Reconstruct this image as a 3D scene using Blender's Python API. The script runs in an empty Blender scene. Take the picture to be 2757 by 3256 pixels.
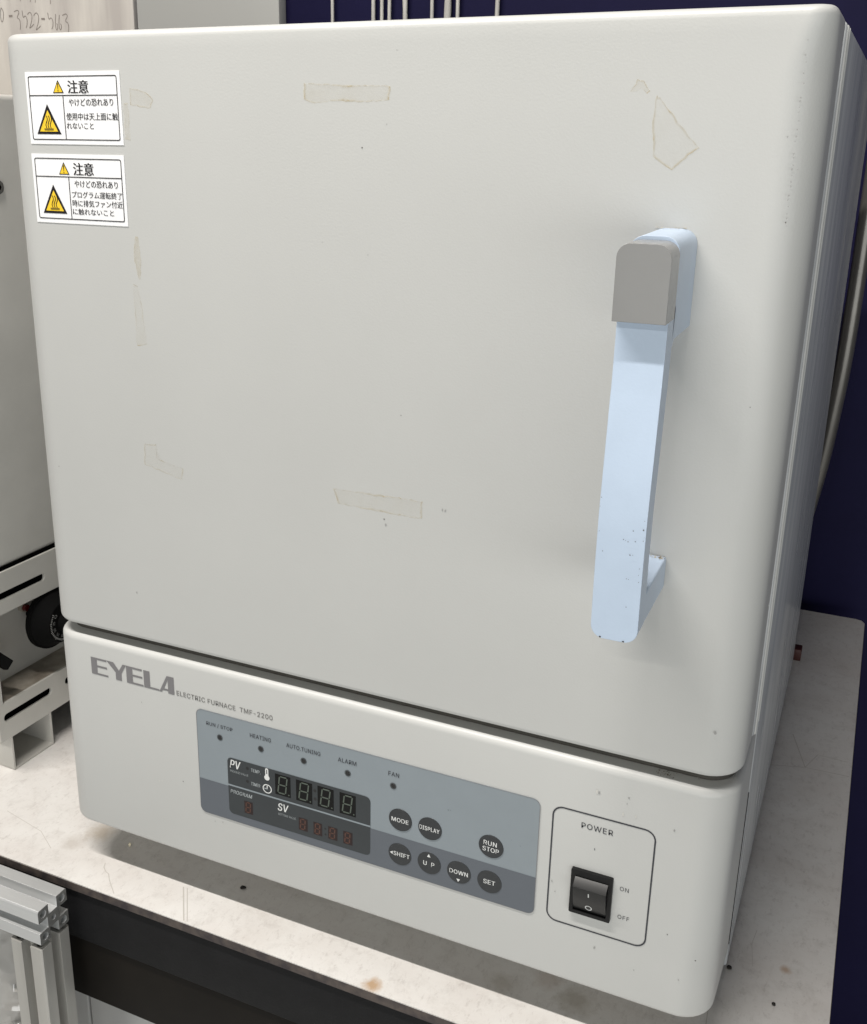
import bpy, bmesh, math, random
from mathutils import Vector, Matrix
random.seed(7)
SC = bpy.context.scene
COL = SC.collection
PI = math.pi

# ------------------------------------------------------------------ camera, world, lamps, exposure
cam_d = bpy.data.cameras.new("camera"); cam = bpy.data.objects.new("camera", cam_d); COL.objects.link(cam)
cam_d.sensor_fit = 'AUTO'; cam_d.sensor_width = 36.0; cam_d.sensor_height = 36.0
cam_d.lens = 3378.3 / 3256.0 * 36.0
cam_d.shift_x = 0.04525; cam_d.shift_y = -0.03275
cam_d.clip_start = 0.01; cam_d.clip_end = 60
RX = Vector((0.9063, 0.4226, 0.0088)); RY = Vector((0.1382, -0.2765, -0.9510)); RZ = Vector((-0.3995, 0.8631, -0.3090))
RZ.normalize(); RX = (RX - RZ * RX.dot(RZ)).normalized(); RY = RZ.cross(RX)
m = Matrix.Identity(4)
for i in range(3):
    m[i][0] = RX[i]; m[i][1] = -RY[i]; m[i][2] = -RZ[i]
m.translation = (0.4518, -0.4780, 0.4855)
cam.matrix_world = m
SC.camera = cam

W = bpy.data.worlds.new("World"); SC.world = W; W.use_nodes = True
bg = W.node_tree.nodes["Background"]
bg.inputs[0].default_value = (0.88, 0.95, 1.0, 1); bg.inputs[1].default_value = 0.055

def area_lamp(name, loc, length, width, power, target, color=(1.0, 0.97, 0.90)):
    l = bpy.data.lights.new(name, 'AREA'); l.shape = 'RECTANGLE'; l.size = length; l.size_y = width
    l.energy = power; l.color = color
    o = bpy.data.objects.new(name, l); COL.objects.link(o); o.location = loc
    d = (Vector(target) - Vector(loc)).normalized()
    zz = -d; yy = (Vector((0, 0, 1)) if abs(d.z) < 0.5 else Vector((0, 1, 0))); xx = yy.cross(zz).normalized(); yy = zz.cross(xx)
    o.matrix_world = Matrix(((xx.x, yy.x, zz.x, loc[0]), (xx.y, yy.y, zz.y, loc[1]), (xx.z, yy.z, zz.z, loc[2]), (0, 0, 0, 1)))
    return o
area_lamp("ceiling_tube_near", (-0.14, -0.48, 1.75), 1.2, 0.03, 39.0, (0.0, -0.3, 0), (1.0, 0.955, 0.905))
area_lamp("ceiling_tube_front", (0.15, -2.45, 1.80), 1.2, 0.04, 15.0, (0.2, 0, 0.2))
area_lamp("room_fill_in_front", (1.55, -2.2, 0.14), 3.6, 0.9, 33.5, (0.3, 0, 0.25), (0.97, 0.99, 0.98))  # unseen soft fill lamp, added for broad light from the room in front

SC.view_settings.view_transform = 'Standard'; SC.view_settings.look = 'None'
SC.view_settings.exposure = 0.0; SC.view_settings.gamma = 1.0

# ------------------------------------------------------------------ materials
def srgb(r, g, b):
    f = lambda c: (c / 255 / 12.92) if c / 255 <= 0.04045 else ((c / 255 + 0.055) / 1.055) ** 2.4
    return (f(r), f(g), f(b), 1.0)

def mat(name, col, rough=0.5, metal=0.0, var=0.0, var_scale=20, col2=None, bump=0.0, bump_scale=600, stretch=(1, 1, 1), coat=0.0, rvar=0.0, spec=0.5):
    M = bpy.data.materials.new(name); M.use_nodes = True
    N = M.node_tree.nodes; L = M.node_tree.links; B = N["Principled BSDF"]
    B.inputs["Base Color"].default_value = col; B.inputs["Roughness"].default_value = rough
    B.inputs["Metallic"].default_value = metal; B.inputs["Coat Weight"].default_value = coat; B.inputs["Coat Roughness"].default_value = 0.08
    B.inputs["Specular IOR Level"].default_value = spec
    tc = N.new("ShaderNodeTexCoord"); mp = N.new("ShaderNodeMapping"); mp.inputs["Scale"].default_value = stretch
    L.new(tc.outputs["Object"], mp.inputs["Vector"])
    if var > 0:
        n = N.new("ShaderNodeTexNoise"); n.inputs["Scale"].default_value = var_scale; n.inputs["Detail"].default_value = 6; n.inputs["Roughness"].default_value = 0.6
        L.new(mp.outputs[0], n.inputs["Vector"])
        r = N.new("ShaderNodeValToRGB"); r.color_ramp.elements[0].position = 0.35; r.color_ramp.elements[1].position = 0.65
        c2 = col2 or tuple(c * (1 - var) for c in col[:3]) + (1,)
        r.color_ramp.elements[0].color = c2; r.color_ramp.elements[1].color = col
        L.new(n.outputs["Fac"], r.inputs["Fac"]); L.new(r.outputs["Color"], B.inputs["Base Color"])
        if rvar > 0:
            mr = N.new("ShaderNodeMapRange"); mr.inputs["From Min"].default_value = 0.3; mr.inputs["From Max"].default_value = 0.7
            mr.inputs["To Min"].default_value = rough + rvar; mr.inputs["To Max"].default_value = rough - rvar
            L.new(n.outputs["Fac"], mr.inputs["Value"]); L.new(mr.outputs[0], B.inputs["Roughness"])
    if bump > 0:
        n2 = N.new("ShaderNodeTexNoise"); n2.inputs["Scale"].default_value = bump_scale; n2.inputs["Detail"].default_value = 3
        L.new(mp.outputs[0], n2.inputs["Vector"])
        bp = N.new("ShaderNodeBump"); bp.inputs["Strength"].default_value = bump; bp.inputs["Distance"].default_value = 0.0004
        L.new(n2.outputs["Fac"], bp.inputs["Height"]); L.new(bp.outputs[0], B.inputs["Normal"])
    return M

PAINT = mat("cream_powder_paint", (0.535, 0.538, 0.522, 1), 0.40, var=0.05, var_scale=5, bump=0.16, bump_scale=900, rvar=0.04)
SIDEREFL = mat("cream_side_reflection_paint", (0.62, 0.635, 0.64, 1), 0.22, var=0.22, col2=(0.36, 0.375, 0.39, 1), var_scale=30, bump=0.10, bump_scale=20, stretch=(1, 1.3, 0.22), spec=0.34, rvar=0.08)  # cream paint lightened, with dark mottled reflections painted into its colour
COREM = mat("gap_gasket_shade_grey", (0.085, 0.080, 0.070, 1), 0.6, spec=0.2, var=0.2, var_scale=60)  # gasket grey darkened to hold the shade of the door gap
HBLUE = mat("pale_blue_paint", (0.50, 0.60, 0.735, 1), 0.34, var=0.05, var_scale=40, bump=0.1, bump_scale=900)
HCAP = mat("warm_grey_plastic", (0.262, 0.262, 0.258, 1), 0.24, var=0.03, var_scale=60, bump=0.06, bump_scale=1800)
PAN1 = mat("panel_film_light_blue_grey", (0.245, 0.280, 0.305, 1), 0.42, var=0.03, var_scale=60, bump=0.1, bump_scale=2500)
PAN2 = mat("panel_film_dark_blue_grey", (0.112, 0.126, 0.146, 1), 0.42, var=0.03, var_scale=60, bump=0.1, bump_scale=2500)
WIN = mat("smoked_window_film", (0.034, 0.040, 0.044, 1), 0.36, var=0.05, var_scale=80)
DIGBG = mat("display_black", (0.006, 0.006, 0.006, 1), 0.5, spec=0.2)
SEGG = mat("unlit_green_grey_segment", (0.085, 0.105, 0.085, 1), 0.5)
SEGR = mat("unlit_red_brown_segment", (0.095, 0.042, 0.028, 1), 0.5)
REDBG = mat("display_dark_red", (0.016, 0.005, 0.005, 1), 0.35)
LEDM = mat("unlit_led_dark", (0.015, 0.015, 0.016, 1), 0.3)
LEDRIM = mat("led_hole_rim", (0.07, 0.08, 0.085, 1), 0.5)
BTN = mat("button_charcoal_film", (0.030, 0.033, 0.036, 1), 0.42, var=0.08, var_scale=200)
INKW = mat("white_ink", (0.72, 0.73, 0.72, 1), 0.5)
INKG = mat("pale_grey_ink", (0.36, 0.39, 0.40, 1), 0.5)
INKD = mat("dark_grey_ink", (0.035, 0.037, 0.045, 1), 0.5)
INKL = mat("logo_grey_ink", (0.19, 0.185, 0.19, 1), 0.45)
INKT = mat("text_grey_ink", (0.16, 0.155, 0.15, 1), 0.5)
BLACKP = mat("black_plastic", (0.003, 0.003, 0.0035, 1), 0.42, spec=0.35, var=0.2, var_scale=90)
ROCKG = mat("rocker_black_satin", (0.004, 0.0045, 0.005, 1), 0.36, var=0.1, var_scale=90)
STKW = mat("label_white_film", (0.87, 0.87, 0.88, 1), 0.45)
STKK = mat("label_black_ink", (0.012, 0.010, 0.012, 1), 0.5)
STKY = mat("label_yellow_ink", (0.86, 0.58, 0.035, 1), 0.5)
CHIP = mat("chipped_dark_speck", (0.09, 0.085, 0.075, 1), 0.7)
NAVY = mat("navy_wall_paint", (0.0095, 0.0085, 0.040, 1), 0.6, spec=0.12, var=0.2, var_scale=6, bump=0.25, bump_scale=260)
GREYB = mat("grey_board", (0.44, 0.445, 0.425, 1), 0.55)
CORDM = mat("white_cord", (0.66, 0.64, 0.60, 1), 0.5, var=0.35, var_scale=60, stretch=(1, 1, 0.2))
PIPEM = mat("grey_metal_pipe", (0.19, 0.18, 0.165, 1), 0.3, metal=0.55, var=0.25, var_scale=14)
OVEN = mat("aged_beige_enamel", (0.51, 0.50, 0.465, 1), 0.40, var=0.10, var_scale=16, bump=0.1, bump_scale=500)
OVENDIRT = mat("dirty_beige_enamel", (0.36, 0.33, 0.28, 1), 0.5, var=0.55, var_scale=36, col2=(0.15, 0.125, 0.095, 1))
DARK = mat("slot_shade_black", (0.002, 0.002, 0.002, 1), 0.9, spec=0.0)  # painted shade: black for the insides of slots, seams and holes
ALU = mat("brushed_aluminium", (0.62, 0.63, 0.63, 1), 0.36, metal=0.45, var=0.16, var_scale=60, stretch=(0.06, 1, 1), bump=0.15, bump_scale=300)
ALUV = mat("brushed_aluminium_upright", (0.50, 0.49, 0.46, 1), 0.42, metal=0.4, var=0.16, var_scale=60, stretch=(1, 1, 0.05), bump=0.15, bump_scale=300)
ALUEND = mat("sawn_aluminium_end", (0.30, 0.30, 0.29, 1), 0.5, metal=0.6, var=0.2, var_scale=150)
EDGEM = mat("worn_brown_edge_band", (0.09, 0.072, 0.062, 1), 0.6, var=0.6, var_scale=120, col2=(0.035, 0.028, 0.03, 1), bump=0.6, bump_scale=300)
APRON = mat("charcoal_apron", (0.010, 0.010, 0.011, 1), 0.6, spec=0.2, var=0.25, var_scale=50, bump=0.3, bump_scale=600)
RAILM = mat("brown_black_rail", (0.009, 0.007, 0.005, 1), 0.6, spec=0.2, var=0.4, var_scale=14)
FLOORM = mat("pale_grey_floor", (0.85, 0.85, 0.83, 1), 0.3, var=0.12, var_scale=3)
RUST = mat("dark_red_rubber", (0.055, 0.013, 0.010, 1), 0.5)
CRUMBD = mat("dark_crumb", (0.02, 0.017, 0.014, 1), 0.8)
CRUMBL = mat("pale_crumb", (0.75, 0.68, 0.5, 1), 0.6)
RUBBER = mat("black_rubber", (0.015, 0.015, 0.015, 1), 0.8)
DIALM = mat("matte_black_dial", (0.004, 0.004, 0.004, 1), 0.85, spec=0.08)
REDL = mat("dark_red_lamp_lens", (0.09, 0.004, 0.004, 1), 0.25)
STEELB = mat("worn_steel_bolt", (0.30, 0.29, 0.27, 1), 0.35, metal=0.9, var=0.4, var_scale=300)
SCUFF = mat("bench_scratch_line", (0.50, 0.475, 0.44, 1), 0.6)

def paper_mat():
    M = mat("pinkish_brown_paper", (0.52, 0.475, 0.42, 1), 0.7)
    N = M.node_tree.nodes; L = M.node_tree.links; B = N["Principled BSDF"]
    tc = N.new("ShaderNodeTexCoord"); mp = N.new("ShaderNodeMapping"); mp.inputs["Scale"].default_value = (22, 22, 3)
    L.new(tc.outputs["Object"], mp.inputs[0])
    n = N.new("ShaderNodeTexNoise"); n.inputs["Scale"].default_value = 2.2; n.inputs["Detail"].default_value = 6
    L.new(mp.outputs[0], n.inputs["Vector"])
    r = N.new("ShaderNodeValToRGB"); r.color_ramp.elements[0].position = 0.35; r.color_ramp.elements[1].position = 0.62
    r.color_ramp.elements[0].color = (0.35, 0.325, 0.305, 1); r.color_ramp.elements[1].color = (0.48, 0.455, 0.42, 1)
    L.new(n.outputs["Fac"], r.inputs[0]); L.new(r.outputs[0], B.inputs["Base Color"])
    return M
PAPER = paper_mat()

def bench_mat():
    M = bpy.data.materials.new("stained_white_laminate"); M.use_nodes = True
    N = M.node_tree.nodes; L = M.node_tree.links; B = N["Principled BSDF"]
    B.inputs["Roughness"].default_value = 0.42
    tc = N.new("ShaderNodeTexCoord")
    def noise(scale, det, rough, stretch=None, dist=0.0):
        n = N.new("ShaderNodeTexNoise"); n.inputs["Scale"].default_value = scale; n.inputs["Detail"].default_value = det
        n.inputs["Roughness"].default_value = rough; n.inputs["Distortion"].default_value = dist
        if stretch:
            mp = N.new("ShaderNodeMapping"); mp.inputs["Scale"].default_value = stretch; L.new(tc.outputs["Object"], mp.inputs[0]); L.new(mp.outputs[0], n.inputs["Vector"])
        else: L.new(tc.outputs["Object"], n.inputs["Vector"])
        return n
    def ramp(src, p0, p1, c0, c1):
        r = N.new("ShaderNodeValToRGB"); r.color_ramp.elements[0].position = p0; r.color_ramp.elements[1].position = p1
        r.color_ramp.elements[0].color = c0; r.color_ramp.elements[1].color = c1; L.new(src, r.inputs[0]); return r
    def mix(fac, a, b, mode='MIX'):
        x = N.new("ShaderNodeMix"); x.data_type = 'RGBA'; x.blend_type = mode
        if isinstance(fac, float): x.inputs[0].default_value = fac
        else: L.new(fac, x.inputs[0])
        L.new(a, x.inputs[6]); L.new(b, x.inputs[7]); return x.outputs[2]
    base = ramp(noise(16, 9, 0.66, dist=0.25).outputs[0], 0.30, 0.62, (0.625, 0.595, 0.565, 1), (0.70, 0.685, 0.66, 1)).outputs[0]
    blot = ramp(noise(70, 8, 0.75, dist=0.3).outputs[0], 0.30, 0.50, (0.66, 0.64, 0.62, 1), (1, 1, 1, 1)).outputs[0]
    streak = ramp(noise(230, 6, 0.8, (1.0, 0.45, 1)).outputs[0], 0.36, 0.46, (0.74, 0.72, 0.71, 1), (1, 1, 1, 1)).outputs[0]
    c = mix(0.42, base, blot, 'MULTIPLY'); c = mix(0.55, c, streak, 'MULTIPLY')
    def spot(loc, rad, colr, strength, nscale=120):
        d = N.new("ShaderNodeVectorMath"); d.operation = 'DISTANCE'; d.inputs[1].default_value = loc; L.new(tc.outputs["Object"], d.inputs[0])
        n = noise(nscale, 5, 0.7)
        ad = N.new("ShaderNodeMath"); ad.operation = 'MULTIPLY_ADD'; ad.inputs[1].default_value = rad * 1.6; L.new(n.outputs[0], ad.inputs[0]); L.new(d.outputs["Value"], ad.inputs[2])
        mr = N.new("ShaderNodeMapRange"); mr.inputs["From Min"].default_value = rad * 1.9; mr.inputs["From Max"].default_value = rad * 1.1
        mr.inputs["To Min"].default_value = 0; mr.inputs["To Max"].default_value = strength; L.new(ad.outputs[0], mr.inputs["Value"])
        rgb = N.new("ShaderNodeRGB"); rgb.outputs[0].default_value = colr
        return mr.outputs[0], rgb.outputs[0]
    for loc, rad, colr, st in [((0.2315, -0.0165, 0), 0.007, (0.42, 0.25, 0.11, 1), 0.8), ((0.345, 0.024, 0), 0.013, (0.30, 0.26, 0.20, 1), 0.5),
                               ((0.30, 0.018, 0), 0.010, (0.36, 0.32, 0.26, 1), 0.4), ((0.325, 0.034, 0), 0.010, (0.40, 0.30, 0.24, 1), 0.35),
                               ((0.455, 0.104, 0), 0.004, (0.40, 0.26, 0.16, 1), 0.7), ((-0.010, 0.030, 0), 0.012, (0.40, 0.32, 0.22, 1), 0.5), ((-0.02, 0.012, 0), 0.010, (0.36, 0.31, 0.26, 1), 0.4)]:
        f, cc = spot(loc, rad, colr, st); c = mix(f, c, cc)
    L.new(c, B.inputs["Base Color"])
    bp = N.new("ShaderNodeBump"); bp.inputs["Strength"].default_value = 0.25; bp.inputs["Distance"].default_value = 0.0006
    L.new(noise(180, 5, 0.7).outputs[0], bp.inputs["Height"]); L.new(bp.outputs[0], B.inputs["Normal"])
    return M
BENCH = bench_mat()

def residue_mat():
    M = bpy.data.materials.new("yellowed_tape_residue"); M.use_nodes = True
    N = M.node_tree.nodes; L = M.node_tree.links; B = N["Principled BSDF"]; out = N["Material Output"]
    B.inputs["Roughness"].default_value = 0.6
    B.inputs["Base Color"].default_value = (0.56, 0.475, 0.30, 1)
    tr = N.new("ShaderNodeBsdfTransparent"); mx = N.new("ShaderNodeMixShader")
    at = N.new("ShaderNodeAttribute"); at.attribute_name = "edge"
    tc = N.new("ShaderNodeTexCoord")
    n = N.new("ShaderNodeTexNoise"); n.inputs["Scale"].default_value = 150; n.inputs["Detail"].default_value = 6; n.inputs["Roughness"].default_value = 0.75
    L.new(tc.outputs["Object"], n.inputs["Vector"])
    mr = N.new("ShaderNodeMapRange"); mr.inputs["From Min"].default_value = 0.38; mr.inputs["From Max"].default_value = 0.66; mr.inputs["To Min"].default_value = 0.3; mr.inputs["To Max"].default_value = 0.75
    L.new(n.outputs[0], mr.inputs["Value"])
    mu = N.new("ShaderNodeMath"); mu.operation = 'MULTIPLY'; L.new(mr.outputs[0], mu.inputs[0]); L.new(at.outputs["Fac"], mu.inputs[1])
    L.new(mu.outputs[0], mx.inputs[0]); L.new(tr.outputs[0], mx.inputs[1]); L.new(B.outputs[0], mx.inputs[2]); L.new(mx.outputs[0], out.inputs["Surface"])
    return M
RESID = residue_mat()

def film_mat():
    M = bpy.data.materials.new("crinkled_clear_film"); M.use_nodes = True
    N = M.node_tree.nodes; L = M.node_tree.links; B = N["Principled BSDF"]
    B.inputs["Base Color"].default_value = (0.35, 0.34, 0.32, 1); B.inputs["Roughness"].default_value = 0.12
    B.inputs["Alpha"].default_value = 0.88; B.inputs["Specular IOR Level"].default_value = 0.9; B.inputs["Coat Weight"].default_value = 1.0
    return M
FILM = film_mat()

# ------------------------------------------------------------------ helpers
def obj(name, me, material=None, parent=None, loc=None):
    o = bpy.data.objects.new(name, me); COL.objects.link(o)
    if material is not None and not me.materials: me.materials.append(material)
    if parent is not None: o.parent = parent
    if loc is not None: o.location = loc
    return o
def thing(name, label, cat, loc=(0, 0, 0), group=None, rz=0):
    o = bpy.data.objects.new(name, None); COL.objects.link(o); o.location = loc; o.rotation_euler = (0, 0, rz)
    o.empty_display_size = 0.05
    o['label'] = label; o['category'] = cat
    if group: o['group'] = group
    bpy.context.view_layer.update()
    return o
def tag(o, label, cat, group=None):
    o['label'] = label; o['category'] = cat
    if group: o['group'] = group
    return o
def fin(me, angle=35):
    me.shade_smooth(); me.set_sharp_from_angle(angle=math.radians(angle)); return me
def bm_mesh(name, bm, angle=35):
    bmesh.ops.recalc_face_normals(bm, faces=bm.faces)
    me = bpy.data.meshes.new(name); bm.to_mesh(me); bm.free(); return fin(me, angle)
def box_bm(bm, x0, x1, y0, y1, z0, z1):
    v = [bm.verts.new(p) for p in [(x0, y0, z0), (x1, y0, z0), (x1, y1, z0), (x0, y1, z0), (x0, y0, z1), (x1, y0, z1), (x1, y1, z1), (x0, y1, z1)]]
    for f in [(0, 1, 2, 3), (4, 5, 6, 7), (0, 1, 5, 4), (1, 2, 6, 5), (2, 3, 7, 6), (3, 0, 4, 7)]: bm.faces.new([v[i] for i in f])
def box(name, x0, x1, y0, y1, z0, z1, material, parent=None, bev=0.0, seg=3):
    bm = bmesh.new(); box_bm(bm, x0, x1, y0, y1, z0, z1)
    if bev > 0:
        bmesh.ops.recalc_face_normals(bm, faces=bm.faces)
        bmesh.ops.bevel(bm, geom=list(bm.edges), offset=bev, segments=seg, profile=0.5, affect='EDGES')
    return obj(name, bm_mesh(name, bm), material, parent)
def rows_bm(bm, rows, closed=True, caps=True):
    rings = [[bm.verts.new(p) for p in r] for r in rows]
    n = len(rings[0])
    for a, b in zip(rings[:-1], rings[1:]):
        for i in range(n if closed else n - 1):
            bm.faces.new([a[i], a[(i + 1) % n], b[(i + 1) % n], b[i]])
    if caps: bm.faces.new(list(reversed(rings[0]))); bm.faces.new(rings[-1])
    return rings
def plan(xl, xr, y0, y1, R, inset, n=10, R2=None):
    """plan outline with rounded front corners, drawn inward by inset"""
    r = max(R - inset, 0.0005); xl += inset; xr -= inset; y0 += inset
    pts = []; r2 = max((R2 or R) - inset, 0.0005)
    for k in range(n + 1):
        a = PI + (PI / 2) * k / n
        pts.append((xl + r + r * math.cos(a), y0 + r + r * math.sin(a)))
    for k in range(n + 1):
        a = 1.5 * PI + (PI / 2) * k / n
        pts.append((xr - r2 + r2 * math.cos(a), y0 + r2 + r2 * math.sin(a)))
    pts.append((xr, y1)); pts.append((xl, y1))
    return pts
def shell(name, xl, xr, y0, y1, z0, z1, R, rb, rt, material, parent, sag=None, rtop=None):
    bm = bmesh.new(); K = 6
    rows = [(z0 + rb * (1 - math.cos((PI / 2) * k / K)), rb * (1 - math.sin((PI / 2) * k / K))) for k in range(K + 1)]
    if rtop: rows += [(z1 - 0.030 + 0.0255 * k / 5, 0.0) for k in range(5)]
    rows += [(z1 - rt * (1 - math.sin((PI / 2) * k / K)), rt * (1 - math.cos((PI / 2) * k / K))) for k in range(K + 1)]
    rr = []
    for z, ins in rows:
        ring = []
        Rz = R if not rtop else R + (rtop - R) * min(max((z - (z1 - 0.030)) / 0.030, 0), 1) ** 1.5
        for x, y in plan(xl, xr, y0, y1, R, ins, R2=Rz):
            zz = z
            if sag and z < z0 + rb + 0.0005: zz = z - sag * min(max((y - 0.03) / 0.045, 0), 1)
            ring.append((x, y, zz))
        rr.append(ring)
    rows_bm(bm, rr)
    return obj(name, bm_mesh(name, bm, 40), material, parent)
def cyl_bm(bm, c, axis, r0, r1, h, n=24):
    axis = Vector(axis).normalized(); up = Vector((0, 0, 1)) if abs(axis.z) < 0.9 else Vector((1, 0, 0))
    u = axis.cross(up).normalized(); v = axis.cross(u)
    c = Vector(c)
    rows_bm(bm, [[c + u * r0 * math.cos(2 * PI * k / n) + v * r0 * math.sin(2 * PI * k / n) for k in range(n)],
                 [c + axis * h + u * r1 * math.cos(2 * PI * k / n) + v * r1 * math.sin(2 * PI * k / n) for k in range(n)]])
def cyl(name, c, axis, r0, r1, h, material, parent=None, n=28, bev=0.0):
    bm = bmesh.new(); cyl_bm(bm, c, axis, r0, r1, h, n)
    if bev:
        bmesh.ops.recalc_face_normals(bm, faces=bm.faces)
        es = [e for e in bm.edges if len(e.link_faces) == 2 and max(len(f.verts) for f in e.link_faces) > 4]
        bmesh.ops.bevel(bm, geom=es, offset=bev, segments=3, profile=0.5, affect='EDGES')
    return obj(name, bm_mesh(name, bm), material, parent)
def sweep(name, pts, r, material, parent=None, n=12, rfun=None):
    bm = bmesh.new(); rows = []; P = [Vector(p) for p in pts]
    for i, p in enumerate(P):
        d = (P[min(i + 1, len(P) - 1)] - P[max(i - 1, 0)]).normalized()
        up = Vector((0, 1, 0)) if abs(d.y) < 0.9 else Vector((1, 0, 0))
        u = d.cross(up).normalized(); v = d.cross(u); rr = rfun(i) if rfun else r
        rows.append([p + u * rr * math.cos(2 * PI * k / n) + v * rr * math.sin(2 * PI * k / n) for k in range(n)])
    rows_bm(bm, rows); return obj(name, bm_mesh(name, bm, 60), material, parent)

def curve_mesh(name, loops, depth=0.0):
    """filled 2D loops (inner loops become holes) in local XY, extruded along local Z"""
    cu = bpy.data.curves.new("tmp", 'CURVE'); cu.dimensions = '2D'; cu.fill_mode = 'BOTH'; cu.extrude = depth / 2
    for lp in loops:
        s = cu.splines.new('POLY'); s.points.add(len(lp) - 1); s.use_cyclic_u = True
        for i, (x, y) in enumerate(lp): s.points[i].co = (x, y, 0, 1)
    o = bpy.data.objects.new("tmp", cu); COL.objects.link(o)
    dg = bpy.context.evaluated_depsgraph_get(); me = bpy.data.meshes.new_from_object(o.evaluated_get(dg))
    me.name = name; bpy.data.objects.remove(o); bpy.data.curves.remove(cu)
    bm = bmesh.new(); bm.from_mesh(me); bmesh.ops.remove_doubles(bm, verts=bm.verts, dist=1e-7)
    bmesh.ops.recalc_face_normals(bm, faces=bm.faces); bm.to_mesh(me); bm.free()
    me.materials.clear()
    return me
def upright(me, y, depth=0.0):
    """local XY -> world XZ; front face at y, thickness away from the viewer"""
    for v in me.vertices:
        x, yy, z = v.co; v.co = (x, y - z + depth / 2, yy)
    me.update(); return me
def flat(name, loops, y, material, parent, depth=0.0, bev=0.0):
    me = upright(curve_mesh(name, loops, depth), y, depth)
    if depth == 0:
        bm = bmesh.new(); bm.from_mesh(me)
        bm.normal_update()
        for f in bm.faces:
            if f.normal.y > 0: f.normal_flip()
        bm.to_mesh(me); bm.free()
    return obj(name, fin(me) if depth else me, material, parent)
def rrect(x0, x1, z0, z1, r, n=6):
    p = []
    for cx, cz, a0 in [(x1 - r, z1 - r, 0), (x0 + r, z1 - r, PI / 2), (x0 + r, z0 + r, PI), (x1 - r, z0 + r, 1.5 * PI)]:
        for k in range(n + 1): p.append((cx + r * math.cos(a0 + PI / 2 * k / n), cz + r * math.sin(a0 + PI / 2 * k / n)))
    return p
def circ(x, z, r, n=32): return [(x + r * math.cos(2 * PI * k / n), z + r * math.sin(2 * PI * k / n)) for k in range(n)]
def line_loop(x0, z0, x1, z1, w):
    d = Vector((x1 - x0, z1 - z0)).normalized(); n = Vector((-d.y, d.x)) * w / 2
    return [(x0 + n.x, z0 + n.y), (x0 - n.x, z0 - n.y), (x1 - n.x, z1 - n.y), (x1 + n.x, z1 + n.y)]
def stroke_loop(pts, w):
    """closed outline of a polyline brush stroke"""
    L, R = [], []; P = [Vector(p) for p in pts]
    for i, p in enumerate(P):
        d = (P[min(i + 1, len(P) - 1)] - P[max(i - 1, 0)]).normalized(); n = Vector((-d.y, d.x)) * w / 2
        L.append(tuple(p + n)); R.append(tuple(p - n))
    return L + R[::-1]

try:
    FONT = bpy.data.fonts.load(bpy.utils.system_resource('DATAFILES', path='fonts') + "/Inter.woff2")
except Exception:
    FONT = None
def text_mesh(name, s, x0, x1, z0, z1, y, bold=0.0, spacing=1.0):
    """lettering fitted to a box on the plane y (z0 baseline, z1 cap height of the text)"""
    cu = bpy.data.curves.new("tmp", 'FONT'); cu.body = s; cu.offset = 0.0
    if s.isascii() and FONT: cu.font = FONT
    cu.space_character = spacing; cu.resolution_u = 3
    o = bpy.data.objects.new("tmp", cu); COL.objects.link(o)
    dg = bpy.context.evaluated_depsgraph_get(); me = bpy.data.meshes.new_from_object(o.evaluated_get(dg))
    me.name = name; bpy.data.objects.remove(o); bpy.data.curves.remove(cu)
    xs = [v.co.x for v in me.vertices]; ys = [v.co.y for v in me.vertices]
    ax, bx_, ay, by = min(xs), max(xs), min(ys), max(ys)
    for v in me.vertices:
        v.co = (x0 + (v.co.x - ax) / (bx_ - ax) * (x1 - x0), y, z0 + (v.co.y - ay) / (by - ay) * (z1 - z0))
    me.materials.clear()
    bm = bmesh.new(); bm.from_mesh(me)
    if bold > 0:
        dx = (z1 - z0) * bold * 0.9; base = list(bm.faces)
        for k, sx in ((1, dx), (2, -dx)):
            r_ = bmesh.ops.duplicate(bm, geom=base)
            for v in r_['geom']:
                if isinstance(v, bmesh.types.BMVert): v.co.x += sx; v.co.y -= 0.000008 * k
    bm.normal_update()
    for f in bm.faces:
        if f.normal.y > 0: f.normal_flip()
    bm.to_mesh(me); bm.free()
    return me
mm = 0.001
def text(name, s, x0, x1, z0, z1, y, material, parent, bold=0.0, spacing=1.0):
    return obj(name, text_mesh(name, s, x0 * mm, x1 * mm, z0 * mm, z1 * mm, y, bold, spacing), material, parent)
def join(objs, name):
    """merge several small printed marks into the first mesh"""
    bm = bmesh.new()
    mats = []
    for o in objs:
        me = o.data; off = len(mats); 
        k = len(bm.faces); bm.from_mesh(me); bm.faces.ensure_lookup_table()
        mi = mats.index(me.materials[0]) if me.materials[0] in mats else len(mats)
        if mi == len(mats): mats.append(me.materials[0])
        for f in bm.faces[k:]: f.material_index = mi
    me = bpy.data.meshes.new(name); bm.to_mesh(me); bm.free()
    for m_ in mats: me.materials.append(m_)
    par = objs[0].parent
    for o in objs: bpy.data.objects.remove(o)
    o = bpy.data.objects.new(name, me); COL.objects.link(o); o.parent = par; return o

# ------------------------------------------------------------------ setting: floor, wall, board
bm = bmesh.new(); v = [bm.verts.new(p) for p in [(-6, -6, -0.8), (6, -6, -0.8), (6, 6, -0.8), (-6, 6, -0.8)]]; bm.faces.new(v)
fl = obj("floor", bm_mesh("floor", bm), FLOORM); fl['kind'] = 'structure'
w = box("wall", -3.0, 3.0, 0.700, 0.80, -0.799, 2.3, NAVY); w['kind'] = 'structure'

t = thing("grey_board", "plain light grey board standing against the navy wall, left of the hanging cords", "board", (-0.5, 0.68, -0.799))
bb = box("board_face", -0.80, -0.2290, 0.682, 0.699, -0.798, 1.2, GREYB, None, 0.001); bb.parent = t; bb.matrix_parent_inverse = t.matrix_world.inverted()

def reparent(o, t): o.parent = t; o.matrix_parent_inverse = t.matrix_world.inverted()

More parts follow.
